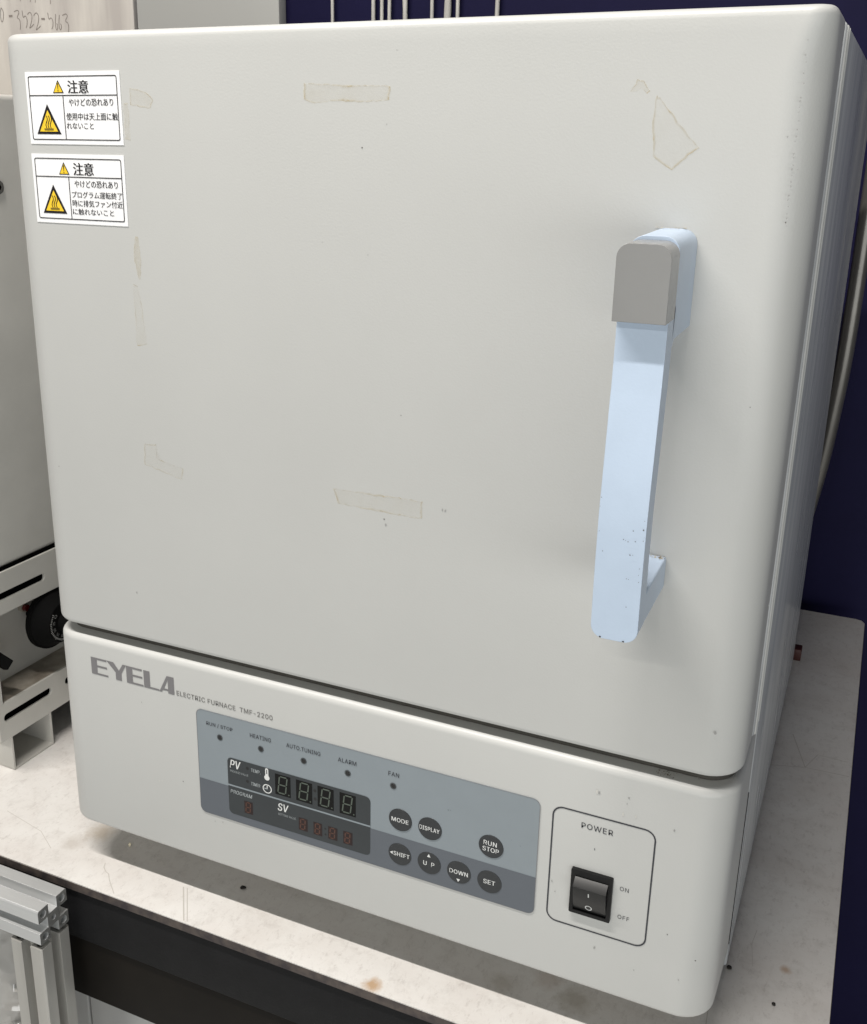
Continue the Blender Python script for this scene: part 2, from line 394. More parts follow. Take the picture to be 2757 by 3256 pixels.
cord_specs = [(-0.1650, 2.0, 'single white cord hanging on the navy wall, leftmost and set apart from the rest'),
 (-0.1130, 2.3, 'white cord on the navy wall, left one of the close group of three'),
 (-0.1020, 2.1, 'white cord on the navy wall, middle one of the close group of three'),
 (-0.0930, 2.0, 'white cord on the navy wall, right one of the close group of three'),
 (-0.0735, 3.2, 'thick twisted white cord on the navy wall just right of the group of three'),
 (-0.0415, 2.1, 'thin white cord on the navy wall between the two thick twisted cords'),
 (-0.0230, 3.6, 'thickest white cord on the navy wall, second of the two thick twisted cords'),
 (-0.0110, 2.2, 'thin white cord on the navy wall close beside the thickest cord'),
 (0.0345, 2.4, 'single white cord hanging on the navy wall, rightmost and set apart from the rest')]
for x, r, lab in cord_specs:
    ph = random.random() * 6
    amp = 0.0012 if r > 3 else 0.0003
    pts = [(x + amp * math.sin(ph + k * 0.9), 0.694 - 0.0001 * k % 2, 0.30 + k * 0.045) for k in range(21)]
    o = sweep("hanging_cord", pts, r * mm, CORDM, None, 10, (lambda i, r=r, ph=ph: r * mm * (1 + (0.22 if r > 3 else 0.05) * math.sin(i * 2.1 + ph))))
    tag(o, lab, "cord", "white cords hanging on the navy wall")

# pipe behind the furnace
pts = [(0.4290, 0.620, 0.66), (0.4285, 0.620, 0.50), (0.4280, 0.620, 0.40), (0.4275, 0.620, 0.34), (0.4262, 0.620, 0.28), (0.4235, 0.620, 0.235), (0.4190, 0.620, 0.18), (0.411, 0.620, 0.12), (0.400, 0.620, 0.06), (0.385, 0.620, 0.012)]
def catmull(P, n=6):
    P = [Vector(p) for p in P]; out = []
    for i in range(len(P) - 1):
        a, b, c, d = P[max(i - 1, 0)], P[i], P[i + 1], P[min(i + 2, len(P) - 1)]
        for k in range(n):
            t_ = k / n; out.append(0.5 * ((2 * b) + (c - a) * t_ + (2 * a - 5 * b + 4 * c - d) * t_ * t_ + (3 * b - a - 3 * c + d) * t_ ** 3))
    out.append(P[-1]); return out
tag(sweep("grey_pipe", catmull(pts), 0.0074, PIPEM, None, 20), "dull grey metal pipe rising behind the right rear edge of the furnace", "pipe")

# ------------------------------------------------------------------ bench
bench = thing("workbench", "white laminate bench top with brown stains, dark edge and charcoal front apron", "workbench", (-0.2, 0.3, -0.8))
def bpart(name, *a, **k):
    o = box(name, *a, **k); reparent(o, bench); return o
bm = bmesh.new()
pl = [(-1.1, -0.021), (0.4815, -0.021), (0.4815, 0.655), (0.4785, 0.661), (0.4735, 0.663), (-1.1, 0.663)]
rows_bm(bm, [[(x, y, -0.0008) for x, y in pl], [(x, y, 0.0) for x, y in pl]])
o = obj("laminate_sheet", bm_mesh("laminate_sheet", bm, 20), BENCH); reparent(o, bench)
bm = bmesh.new()
pl2 = [(-1.1, -0.0214), (0.4819, -0.0214), (0.4819, 0.6555), (0.4787, 0.6614), (0.4737, 0.6634), (-1.1, 0.6634)]
rows_bm(bm, [[(x, y, -0.0066) for x, y in pl2], [(x, y, -0.0009) for x, y in pl2]])
o = obj("edge_band", bm_mesh("edge_band", bm, 20), EDGEM); reparent(o, bench)
bpart("apron", -1.1, 0.476, -0.0195, 0.66, -0.0485, -0.0067, APRON, bev=0.0008)
bpart("under_rail", -1.1, 0.470, -0.0175, 0.62, -0.1010, -0.0486, RAILM, bev=0.002)
for x in (-1.06, 0.42):
    for y in (0.03, 0.60): bpart("leg", x, x + 0.04, y, y + 0.04, -0.8, -0.1011, APRON, bev=0.002)
LC = thing("storage_cabinet", "pale grey cabinet standing under the bench, seen below its dark rail", "cabinet", (-0.3, 0.2, -0.8))
WCAB = mat("pale_grey_cabinet_paint", (0.56, 0.56, 0.55, 1), 0.4, var=0.06, var_scale=10)
for (a_, b_, nm) in [(-0.80, -0.0385, "door"), (-0.0365, 0.40, "door")]:
    o_ = box(nm, a_, b_, 0.030, 0.046, -0.78, -0.125, WCAB, None, bev=0.0015); reparent(o_, LC)
o_ = box("carcass", -0.80, 0.40, 0.0465, 0.55, -0.799, -0.120, WCAB, None, bev=0.0015); reparent(o_, LC)
# printed-in scratches, seams and tape lines on the laminate
bm = bmesh.new()
def strip(bm, pts, w, z=0.00012):
    lp = stroke_loop(pts, w); n = len(pts)
    V = [bm.verts.new((x, y, z)) for x, y in lp]
    for i in range(n - 1): bm.faces.new([V[i], V[i + 1], V[2 * n - 2 - i], V[2 * n - 1 - i]])
for pts_, w_ in [([(0.0784, 0.0071), (0.0975, -0.0195)], 0.0009), ([(0.0815, 0.0071), (0.1002, -0.0195)], 0.0006),
                 ([(0.0150, 0.0040), (0.0170, 0.0), (0.0210, -0.003), (0.0245, -0.0042), (0.029, -0.009), (0.0405, -0.0185)], 0.0006),
                 ([(0.4335, 0.392), (0.4471, 0.343), (0.4801, 0.3443)], 0.0007), ([(0.41, 0.331), (0.4471, 0.343), (0.4551, 0.3672), (0.478, 0.366)], 0.0006),
                 ([(0.4345, 0.132), (0.4330, 0.118), (0.4345, 0.108), (0.4360, 0.098)], 0.0003), ([(-0.03, 0.0), (-0.05, 0.012), (-0.09, 0.02)], 0.0004),
                 ([(0.4165, 0.052), (0.4178, 0.030), (0.4190, 0.0)], 0.0005), ([(0.355, -0.006), (0.359, -0.014)], 0.0004)]:
    strip(bm, pts_, w_)
o = obj("surface_scratches", bm_mesh("surface_scratches", bm), SCUFF); reparent(o, bench); o['kind'] = 'stuff'

def crumb(name, label, loc, r, material, squash=0.5, seed=1):
    rnd = random.Random(seed); bm = bmesh.new(); bmesh.ops.create_icosphere(bm, subdivisions=2, radius=r)
    for v_ in bm.verts: v_.co *= rnd.uniform(0.72, 1.2); v_.co.z *= squash
    zmin = min(v_.co.z for v_ in bm.verts)
    for v_ in bm.verts: v_.co.z -= zmin
    return tag(obj(name, bm_mesh(name, bm, 50), material, None, loc), label, "crumb")
crumb("crumb", "black crumb on the bench beside the right front corner of the furnace", (0.4229, 0.0899, 0.0002), 0.0016, CRUMBD, 0.6, 1)
crumb("crumb", "small black crumb on the bench farther right of the furnace corner, near the frame's bottom", (0.4508, 0.0714, 0.0002), 0.0012, CRUMBD, 0.6, 2)
crumb("crumb", "tiny cream crumb in the shadow below the furnace's left front corner", (0.0190, 0.0260, 0.0002), 0.0010, CRUMBL, 1.5, 3)
crumb("crumb", "curled dark brown flake in the shadow below the furnace front", (0.1155, 0.0232, 0.0002), 0.0020, CRUMBD, 0.35, 4)

# ------------------------------------------------------------------ electric furnace
F = thing("electric_furnace", "large cream electric furnace with pale blue door handle and grey control panel on the bench", "electric furnace", (0, 0, 0))
XL, XR = -0.0109, 0.4213
door = shell("door", XL, XR, 0.0, 0.046, 0.1840, 0.5352, 0.0195, 0.0035, 0.0042, PAINT, F, rtop=0.0095)
lower = shell("lower_panel", XL, XR, 0.0, 0.0800, 0.0345, 0.1768, 0.0195, 0.003, 0.0042, PAINT, F, sag=0.016)
box("front_frame", XL, XR, 0.0600, 0.0835, 0.1772, 0.5340, SIDEREFL, F, bev=0.0022)
shell("door_liner", XL + 0.005, XR - 0.0040, 0.0100, 0.0595, 0.1769, 0.5300, 0.0150, 0.0006, 0.001, COREM, F)
box("gasket", XL + 0.0025, XR - 0.0020, 0.0485, 0.0520, 0.1900, 0.5325, SIDEREFL, F, bev=0.0008)
body = box("cabinet", XL, XR + 0.0002, 0.0858, 0.5240, 0.0040, 0.5335, SIDEREFL, F, bev=0.0016)
box("cabinet_core", XL + 0.004, XR - 0.003, 0.022, 0.100, 0.040, 0.1760, COREM, F)
box("side_seam_strip", XR - 0.0030, XR - 0.0006, 0.0802, 0.0866, 0.1300, 0.5330, COREM, F)
box("side_seam_gap", XR - 0.0045, XR - 0.0020, 0.0780, 0.0870, 0.020, 0.1299, DARK, F)  # black strip painted in for the shade inside the seam
box("seam_shade_strip", XR - 0.0040, XR + 0.0001, 0.0845, 0.0857, 0.022, 0.128, DARK, F)  # black strip added so the shaded seam reads dark, no real seal
box("edge_bead", XR - 0.0020, XR + 0.0009, 0.0630, 0.0668, 0.1778, 0.5325, PAINT, F, bev=0.0011)
box("edge_bead", XR - 0.0020, XR + 0.0007, 0.0782, 0.0800, 0.1778, 0.5325, PAINT, F, bev=0.0007)
for x, y in [(0.03, 0.12), (0.38, 0.12), (0.03, 0.48), (0.38, 0.48)]:
    cyl("rubber_foot", (x, y, 0.0), (0, 0, 1), 0.014, 0.014, 0.0042, RUBBER, F)

# residue of adhesive tape on the door
def residue(pts, inner=0.28, edge_w=1.0, solid=None, seed=0):
    rnd = random.Random(seed)
    P = [Vector(p) for p in pts]; dense = []
    for i in range(len(P)):
        a, b = P[i], P[(i + 1) % len(P)]; n = max(2, int((b - a).length / 1.6))
        for k in range(n):
            q = a + (b - a) * k / n; dense.append(q + Vector((rnd.uniform(-.3, .3), rnd.uniform(-.3, .3))))
    c = sum(dense, Vector((0, 0))) / len(dense)
    bm = bmesh.new(); lay = bm.verts.layers.float.new("edge")
    def ring(scale_mm, val):
        out = []
        for q in dense:
            d = (c - q); dl = d.length or 1; p = q + d / dl * min(scale_mm, dl * 0.9)
            v_ = bm.verts.new((p.x * mm, -0.00012, p.y * mm)); v_[lay] = val * rnd.uniform(0.55, 1.0); out.append(v_)
        return out
    r0, r1, r2 = ring(0, 0.15), ring(0.35 * edge_w, 1.0), ring(1.3 * edge_w, inner * 0.55)
    cv = bm.verts.new((c.x * mm, -0.00012, c.y * mm)); cv[lay] = inner * 0.35
    n = len(dense)
    for A, B_ in ((r0, r1), (r1, r2)):
        for i in range(n): bm.faces.new([A[i], A[(i + 1) % n], B_[(i + 1) % n], B_[i]])
    for i in range(n): bm.faces.new([r2[i], r2[(i + 1) % n], cv])
    me = bpy.data.meshes.new("tape_residue"); bm.to_mesh(me); bm.free()
    return obj("tape_residue", me, RESID, door)
residue([(184.4, 508.1), (207, 507.2), (230.8, 506.4), (229.8, 500.2), (215.3, 499.3), (200, 499.9), (189.9, 499.0), (183.8, 500.7)], 0.30, 1.2, seed=1)
residue([(353.7, 501.6), (355.1, 500.8), (364, 491), (373.3, 480.6), (368, 476.5), (362.8, 471.2), (358, 474), (354.1, 477.3), (353.6, 484), (352.7, 491)], 0.16, 1.0, seed=2)
residue([(342.6, 503.1), (345.4, 508.0), (347.7, 507.6), (351.0, 503.1), (349.7, 502.5), (347.3, 504.9), (344.9, 503.1)], 0.35, 0.5, seed=3)
residue([(80.6, 507.0), (90.8, 504.8), (94.9, 500.8), (93.0, 496.6), (86, 497.6), (79.9, 498.4)], 0.32, 0.6, seed=4)
residue([(76.0, 499), (78.6, 499), (78.9, 490), (78.8, 480.6), (75.6, 481.5), (75.8, 490)], 0.42, 0.4, seed=5)
residue([(78.0, 430.7), (80.0, 430.8), (80.9, 418.7), (80.2, 410), (79.0, 407.1), (77.6, 412), (76.2, 421)], 0.75, 0.4, seed=6)
residue([(74.9, 405.2), (77.6, 404), (79.5, 394.0), (81.4, 371.7), (78, 370.6), (74.6, 370.6), (74.7, 388)], 0.20, 0.5, seed=7)
residue([(75.4, 312.7), (83.3, 313.7), (83.5, 305.4), (92, 303), (101.6, 301.4), (100.7, 294.5), (88, 297.4), (74.4, 300.5)], 0.14, 0.6, seed=8)
residue([(198.6, 304.0), (222.1, 304.6), (236, 305.0), (251.0, 304.6), (250.6, 295.1), (226, 295.2), (201.7, 296.2)], 0.24, 1.1, seed=9)

def specks(name, lst, y, parent, seed=3, tall=1.0, material=CHIP):
    rnd = random.Random(seed); bm = bmesh.new()
    for x, z, r in lst:
        n = 7; V = []; r = r * 0.78
        for k in range(n):
            a = 2 * PI * k / n; rr = r * rnd.uniform(0.55, 1.25)
            V.append(bm.verts.new(((x + rr * math.cos(a)) * mm, y, (z + rr * math.sin(a) * tall) * mm)))
        bm.faces.new(V)
    me = bpy.data.meshes.new(name); 
    bm.normal_update()
    for f in bm.faces:
        if f.normal.y > 0: f.normal_flip()
    bm.to_mesh(me); bm.free()
    o = obj(name, me, material, parent); o['kind'] = 'stuff'; return o
SCFNT = mat("faint_grey_scuff", (0.33, 0.33, 0.32, 1), 0.6)
specks("paint_chips", [(215.8, 478.8, 0.55), (229.1, 291.6, 0.55), (411, 451.9, 0.35), (405.6, 372.6, 0.35), (238, 349.2, 0.3)], -0.00013, door, 3)
specks("scuffs", [(193.6, 433.6, .3), (219, 428.5, .35), (9.5, 290, .5), (62.2, 216.3, .7), (407.3, 210.3, .9), (228.7, 489.5, .3), (233.5, 522, .3), (230, 288.5, .9), (262, 302, .8), (263.5, 301.8, .8)]
       + [(411.1 + random.uniform(-.35, .35), z, random.uniform(.25, .55)) for z in (521.9, 516.4, 513.7, 509.5, 505.8, 500.4, 499.2, 496.9, 495, 491.7, 488.2, 485.7, 483.8, 478.8, 477.5, 474.6, 472.9, 470.4, 468, 466.2, 462.6, 460.9, 458.3, 455.3, 453.6, 451.7)]
       + [(407.8, 485.5, .35), (413.2, 472.9, .3)], -0.00012, door, 4, 1.3, SCFNT)
specks("paint_chips", [(88.9, 90.1, .45), (395.3, 86.3, .45), (410.7, 75.6, .6), (313.2, 114.8, .35), (419.8, 38.2, 0.0)], -0.00024, lower, 5)
specks("scuffs", [(275.2, 127.4, .7), (393.2, 150.1, .6), (369.1, 162, .6), (357.9, 63.5, .8), (368.5, 158.4, .4), (332, 98, .5), (334, 92, .4), (353.8, 160.5, .8), (403.5, 60, .5), (380, 57, .4), (112, 67.5, .4), (118, 68.5, .4), (60, 140, .4)], -0.00022, lower, 6, 1.6, SCFNT)
PALE = mat("faint_pale_smear", (0.60, 0.59, 0.555, 1), 0.5)
specks("pale_smears", [(352.5, 161, .9), (366.8, 151.5, .8), (373.5, 152.5, .7), (70, 85, .5), (72.2, 85.6, .4)], -0.00021, lower, 8, 2.2, PALE)

# warning labels
def warning_label(x0, x1, z0, z1, lines, lab):
    y = -0.0003
    L = flat("warning_label", [[(a * mm, b * mm) for a, b in [(x0, z0), (x1, z0), (x1, z1), (x0, z1)]]], -0.0003, STKW, F, depth=0.0002)
    L['label'] = lab
    yy = -0.00045
    w_ = x1 - x0; h = z1 - z0
    a0, a1, b0, b1 = x0 + 1.9, x1 - 1.9, z0 + 2.2, z1 - 2.2
    parts = []
    fr = flat("label_frame", [[(p[0] * mm, p[1] * mm) for p in rrect(a0, a1, b0, b1, 1.2)], [(p[0] * mm, p[1] * mm) for p in rrect(a0 + .5, a1 - .5, b0 + .5, b1 - .5, .8)]], yy, STKK, L)
    zl = z1 - h * 0.325; xv = x0 + w_ * 0.397
    l1 = flat("r", [[(p[0] * mm, p[1] * mm) for p in line_loop(a0 + .2, zl, a1 - .2, zl, .5)]], yy, STKK, L)
    l2 = flat("r", [[(p[0] * mm, p[1] * mm) for p in line_loop(xv, zl, xv, b0 + .2, .5)]], yy, STKK, L)
    join([fr, l1, l2], "label_frame")
    # header triangle and word
    def tri(cx, zb, w2, h2, k, name):
        loop = lambda g: [((cx - w2 + g * 1.6) * mm, (zb + g) * mm), ((cx + w2 - g * 1.6) * mm, (zb + g) * mm), (cx * mm, (zb + h2 - g * 2.3) * mm)]
        o1 = flat(name, [loop(0)], yy, STKK, L); o2 = flat(name, [loop(k)], yy - 0.0001, STKY, L); return [o1, o2]
    hx = x0 + w_ * 0.352; hz = zl + 1.2
    A = tri(hx, hz, 3.7, 6.7, .5, "caution_triangle")
    A.append(flat("r", [[((hx - .35) * mm, (hz + 5) * mm), ((hx + .35) * mm, (hz + 5) * mm), ((hx + .18) * mm, (hz + 1.9) * mm), ((hx - .18) * mm, (hz + 1.9) * mm)], circ(hx * mm, (hz + 1.2) * mm, .35 * mm, 8)], yy - 0.0002, STKK, L))
    join(A, "caution_triangle")
    T = [text("label_lettering", "注意", x0 + w_ * .455, x0 + w_ * .672, zl + 1.0, zl + 7.6, yy, STKK, L, 0.03)]
    T.append(text("t", "やけどの恐れあり", x0 + w_ * .455, x0 + w_ * .92, zl - 5.4, zl - 1.7, yy, STKK, L, 0.012))
    for s, fx0, fx1, dz0, dz1 in lines:
        T.append(text("t", s, x0 + w_ * fx0, x0 + w_ * fx1, z1 - dz1, z1 - dz0, yy, STKK, L, 0.012))
    join(T, "label_lettering")
    # hot surface pictogram
    cx = x0 + w_ * .217; zb = z0 + 5.2
    A = tri(cx, zb, 8.5, 15.6, 1.35, "hot_surface_triangle")
    for dx in (-1.5, 0, 1.5):
        P = [((cx + .35 + dx + .62 * math.sin((k / 12) * 2 * PI)) * mm, (zb + 9.6 - k / 12 * 6.6) * mm) for k in range(13)]
        A.append(flat("r", [stroke_loop(P, .52 * mm)], yy - 0.0002, STKK, L))
    A.append(flat("r", [[((cx - 3.0) * mm, (zb + 2.0) * mm), ((cx + 3.4) * mm, (zb + 2.0) * mm), ((cx + 3.4) * mm, (zb + 3.0) * mm), ((cx - 3.0) * mm, (zb + 3.0) * mm)]], yy - 0.00022, mat("label_brown_ink", (0.20, 0.14, 0.02, 1), 0.5), L))
    join(A, "hot_surface_triangle")
    return L
warning_label(10.6, 74.5, 478.2, 515.5, [("使用中は天上面に触", .418, .958, 21.0, 24.8), ("れないこと", .415, .70, 26.0, 29.3)], "upper white warning label with two lines under the heading words")
warning_label(10.1, 73.9, 435.9, 473.1, [("プログラム運転終了", .418, .958, 19.6, 23.2), ("時に排気ファン付近", .418, .958, 24.2, 27.8), ("に触れないこと", .415, .86, 28.8, 32.2)], "lower white warning label with three lines of small text")

# maker's logo lettering (drawn strokes) and model line
def logo():
    loops = []
    def add(*poly): loops.append([((21.5 + p[0]) * mm, (151.6 + p[1]) * mm) for p in poly])
    H = 12.0
    def Eshape(x, s, w): return [(x, 0), (x + w, 0), (x + w, 1.25), (x + s, 1.25), (x + s, 5.5), (x + w - .6, 5.5), (x + w - .6, 6.8), (x + s, 6.8), (x + s, H - 1.25), (x + w - .6, H - 1.25), (x + w - .6, H), (x, H)]
    add(*Eshape(0, 4.7, 13.2))
    add((12.6, H), (18.0, H), (22.2, 6.9), (25.4, H), (28.0, H), (24.0, 5.2), (24.0, 0), (19.4, 0), (19.4, 5.2))
    add(*Eshape(28.0, 4.8, 13.0))
    add((41.5, 0), (53.2, 0), (53.2, 1.25), (46.2, 1.25), (46.2, H), (41.5, H))
    add((53.2, 0), (54.9, 0), (56.0, 1.6), (59.9, 1.6), (59.9, 0), (64.5, 0), (64.5, H), (59.3, H))
    hole = [((21.5 + a) * mm, (151.6 + b) * mm) for a, b in [(56.9, 2.8), (59.9, 2.8), (59.9, 9.3)]]
    L = None
    objs = []
    for lp in loops:
        objs.append(flat("logo_lettering", [lp] + ([hole] if lp is loops[-1] else []), -0.0002, INKL, F))
    return join(objs, "logo_lettering")
logo()
# legs of the closing A: thin left diagonal, thick right stem
o = text("model_lettering", "ELECTRIC FURNACE  TMF-2200", 87.8, 156.8, 151.9, 155.2, -0.0002, INKT, F, 0.012, 1.05)

# ------------------------------------------------------------------ control panel
def rr(a, b, c, d, r): return [(p[0] * mm, p[1] * mm) for p in rrect(a, b, c, d, r)]
PX0, PX1, PZ0, PZ1, PZM = 102.0, 323.0, 72.6, 146.8, 97.3
cp = flat("control_panel", [rr(PX0, PX1, PZ0, PZ1, 4.2)], -0.0004, PAN1, F, depth=0.0003)
low = [p for p in rr(PX0, PX1, PZ0, PZ1, 4.2) if p[1] < PZM * mm] 
low = [(PX0 * mm, PZM * mm)] + [p for p in low if p[0] < 200 * mm] + [p for p in low if p[0] >= 200 * mm] + [(PX1 * mm, PZM * mm)]
flat("panel_lower_band", [low], -0.00050, PAN2, cp)
flat("panel_outline", [rr(PX0 - .12, PX1 + .12, PZ0 - .12, PZ1 + .12, 4.3), rr(PX0 + .12, PX1 - .12, PZ0 + .12, PZ1 - .12, 4.1)], -0.00054, INKL, cp)
for x in (118.8, 148.2, 177.8, 207.2, 236.4):
    le = flat("indicator_light", [circ(x * mm, 130.4 * mm, 2.05 * mm)], -0.00062, LEDRIM, cp)
    obj_ = cyl("lens", (x * mm + 0.0001, -0.00064, 130.4 * mm), (0, -1, 0), 0.0015, 0.0012, 0.0003, LEDM, None, 20)
    obj_.parent = le
    # lens sits on the rim as its own sub-part
for s, a, b in [("RUN / STOP", 109.3, 128.3), ("HEATING", 140.8, 155.5), ("AUTO.TUNING", 166.2, 189.2), ("ALARM", 200.9, 212.8), ("FAN", 233.3, 240.0)]:
    text("lamp_lettering", s, a, b, 136.7, 139.5, -0.00062, INKD, cp, 0.008, 1.05)
sm = specks("scuffs", [(270.5, 124.8, .7), (271.8, 125, .5), (313.2, 114.8, .45), (308, 117, .3)], -0.00056, cp, 9, .6, mat("panel_scuff", (0.15, 0.17, 0.18, 1), .6))

# display window
dw = flat("display_window", [rr(123.6, 222.0, 77.9, 118.2, 3.2)], -0.00060, WIN, F)
flat("divider_strip", [rr(123.6, 222.0, 98.0, 99.1, .05)], -0.00068, PAN1, dw)
def seg_digit(x0, x1, z0, z1, mbg, mseg, slant, parent, name, dot=True, w=0.85):
    bgm = flat(name, [rr(x0, x1, z0, z1, .1)], -0.00066, mbg, parent)
    W_, H_ = x1 - x0, z1 - z0
    a, b = x0 + W_ * .17, x0 + W_ * .66; c, d = z0 + H_ * .11, z0 + H_ * .91; mid = (c + d) / 2
    sh = lambda x, z: ((x + (z - c) * slant) * mm, z * mm)
    L = []
    g = 0.25
    def hs(z): L.append([sh(a + g + w * .1, z), sh(a + g + w * .5, z + w / 2), sh(b - g - w * .5, z + w / 2), sh(b - g - w * .1, z), sh(b - g - w * .5, z - w / 2), sh(a + g + w * .5, z - w / 2)])
    def vs(x, z0_, z1_): L.append([sh(x, z0_ + g), sh(x + w / 2, z0_ + g + w * .4), sh(x + w / 2, z1_ - g - w * .4), sh(x, z1_ - g), sh(x - w / 2, z1_ - g - w * .4), sh(x - w / 2, z0_ + g + w * .4)])
    hs(c); hs(mid); hs(d); vs(a, c, mid); vs(a, mid, d); vs(b, c, mid); vs(b, mid, d)
    if dot: L.append([(p[0], p[1]) for p in circ((x0 + W_ * .88) * mm, (z0 + H_ * .11) * mm, .5 * mm, 10)])
    o = join([flat("s", [l], -0.00072, mseg, dw) for l in L], "segments")
    o.parent = bgm if False else parent
    return bgm, o
for x0, x1 in [(157.7, 168.5), (172.3, 183.4), (187.0, 197.9), (201.8, 212.5)]:
    b_, s_ = seg_digit(x0, x1, 101.8, 116.2, DIGBG, SEGG, 0.12, F, "digit_display")
    b_.parent = dw; s_.parent = dw; s_.name = "digit_segments"
for x0, x1 in [(134.9, 141.1), (173.7, 179.9), (183.9, 189.9), (193.9, 200.2), (204.1, 210.3)]:
    b_, s_ = seg_digit(x0, x1, 81.3, 90.1, REDBG, SEGR, 0.07, F, "small_digit_display", False, .75)
    b_.parent = dw; s_.parent = dw; s_.name = "small_digit_segments"
dots = [flat("dark_dot", [circ(a * mm, b * mm, 1.05 * mm, 14)], -0.00066, LEDM, dw) for a, b in [(185.2, 112.0), (185.3, 106.3), (138.0, 113.9), (137.8, 104.7)]]
dots += [flat("dark_dot", [circ(a * mm, b * mm, .7 * mm, 14)], -0.00066, LEDM, dw) for a, b in [(192.0, 87.5), (192.1, 83.5)]]
T = []
for s, a, b, c, d, mt, bo in [("PV", 126.0, 132.8, 111.3, 117.0, INKW, .03), ("PROCESS VALUE", 125.6, 138.6, 108.2, 109.7, INKG, .0), ("TEMP.", 140.8, 147.4, 112.5, 114.9, INKG, .03),
                              ("TIMER", 140.5, 147.0, 102.9, 105.2, INKG, .03), ("PROGRAM", 125.4, 140.7, 93.0, 95.7, INKG, .03), ("SV", 159.5, 166.3, 90.6, 96.0, INKW, .03), ("SETTING VALUE", 159.4, 171.7, 87.4, 88.9, INKG, .0)]:
    T.append(text("display_lettering", s, a, b, c, d, -0.00070, mt, dw, bo, 1.05))
    if s in ("PV", "SV", "PROGRAM"):
        for v_ in T[-1].data.vertices: v_.co.x += (v_.co.z - (c + d) / 2 * mm) * 0.16
join(T, "display_lettering")
th = [flat("thermometer_symbol", [rr(150.9, 153.1, 111.0, 118.0, 1.05), rr(151.65, 152.35, 113.9, 117.1, .3)], -0.00070, INKW, dw),
      flat("t", [circ(152.0 * mm, 111.4 * mm, 1.85 * mm, 24)], -0.00071, INKW, dw)]
join(th, "thermometer_symbol")
ck = [flat("clock_symbol", [circ(152.0 * mm, 103.6 * mm, 3.2 * mm, 32), circ(152.0 * mm, 103.6 * mm, 2.55 * mm, 32)], -0.00070, INKW, dw),
      flat("t", [rr(151.7, 152.3, 103.2, 106.5, .05)], -0.00070, INKW, dw), flat("t", [rr(149.9, 152.3, 103.2, 103.9, .05)], -0.00072, INKG, dw)]
join(ck, "clock_symbol")

# push buttons
def button(x, z, words, lab):
    b_ = cyl("push_button", (x * mm, -0.00040, z * mm), (0, -1, 0), 0.0073, 0.0072, 0.00035, BTN, F, 48)
    b_['label'] = lab
    parts = []
    for s, a, c, z0, z1 in words:
        if s == 'UPTRI': parts.append(flat("t", [[((a - 1.1) * mm, z0 * mm), ((a + 1.1) * mm, z0 * mm), (a * mm, z1 * mm)]], -0.00082, INKW, b_))
        elif s == 'DNTRI': parts.append(flat("t", [[((a - 1.1) * mm, z1 * mm), (a * mm, z0 * mm), ((a + 1.1) * mm, z1 * mm)]], -0.00082, INKW, b_))
        elif s == 'LTRI': parts.append(flat("t", [[(a * mm, (z0 + z1) / 2 * mm), (c * mm, z0 * mm), (c * mm, z1 * mm)]], -0.00082, INKW, b_))
        else: parts.append(text("t", s, a, c, z0, z1, -0.00082, INKW, b_, .025, 1.06))
    join(parts, "button_lettering")
button(241.2, 109.0, [("MODE", 235.8, 246.4, 107.4, 110.2)], "round charcoal MODE button")
button(259.7, 108.9, [("DISPLAY", 253.4, 265.6, 107.4, 110.2)], "round charcoal DISPLAY button")
button(296.5, 109.0, [("RUN", 292.2, 299.8, 109.5, 112.4), ("STOP", 291.7, 301.2, 105.5, 108.4)], "round charcoal RUN STOP button")
button(241.2, 85.6, [("LTRI", 234.9, 236.7, 84.4, 86.6), ("SHIFT", 237.3, 247.4, 84.2, 87.0)], "round charcoal SHIFT button")
button(259.75, 85.7, [("UPTRI", 259.5, 0, 89.8, 92.0), ("U  P", 256.2, 263.0, 83.8, 86.7)], "round charcoal UP button")
button(278.1, 85.6, [("DOWN", 272.5, 283.6, 84.2, 87.0), ("DNTRI", 277.9, 0, 79.2, 81.2)], "round charcoal DOWN button")
button(296.5, 85.5, [("SET", 293.0, 299.9, 83.9, 86.8)], "round charcoal SET button")

# power area
flat("power_frame", [rr(329.8, 384.8, 72.8, 146.4, 6.0), rr(330.65, 383.95, 73.65, 145.55, 5.2)], -0.0002, INKD, F)
[text("power_lettering", "POWER", 345.8, 362.6, 136.8, 140.2, -0.0002, INKD, F, .01, 1.1), text("on_lettering", "ON", 368.7, 373.4, 104.8, 107.4, -0.0002, INKD, F, .0, 1.1),
     text("off_lettering", "OFF", 368.8, 375.0, 87.0, 89.5, -0.0002, INKD, F, .0, 1.1), flat("tick_mark", [rr(353.6, 353.9, 125.1, 126.6, .05)], -0.0002, INKD, F)]
sw = flat("power_switch", [rr(342.6, 365.1, 83.6, 111.5, .8), rr(344.7, 362.9, 85.6, 108.0, .4)], -0.0021, BLACKP, F, depth=0.0021)
bm = bmesh.new()
prof = [(-0.0002, 107.9), (-0.0010, 107.7), (-0.0058, 104.1), (-0.0062, 103.6), (-0.0062, 103.0), (-0.0038, 94.0), (-0.0010, 86.0), (-0.0002, 85.8)]
rows_bm(bm, [[(x * mm, y, z * mm) for y, z in prof] for x in (344.9, 345.1, 362.5, 362.7)])
rk = obj("rocker", bm_mesh("rocker", bm, 20), ROCKG, sw)
def on_rocker(z):  # y on the lower rocker face
    return -0.0062 + (103.0 - z) / 9.0 * 0.0024 if z > 94 else -0.0038 + (94.0 - z) / 8.0 * 0.0028
def rmark(loops):
    me = curve_mesh("symbol", loops)
    for v_ in me.vertices:
        x, z, _ = v_.co; v_.co = (x, on_rocker(z / mm) - 0.00012, z)
    return obj("rocker_mark", me, INKW, sw)
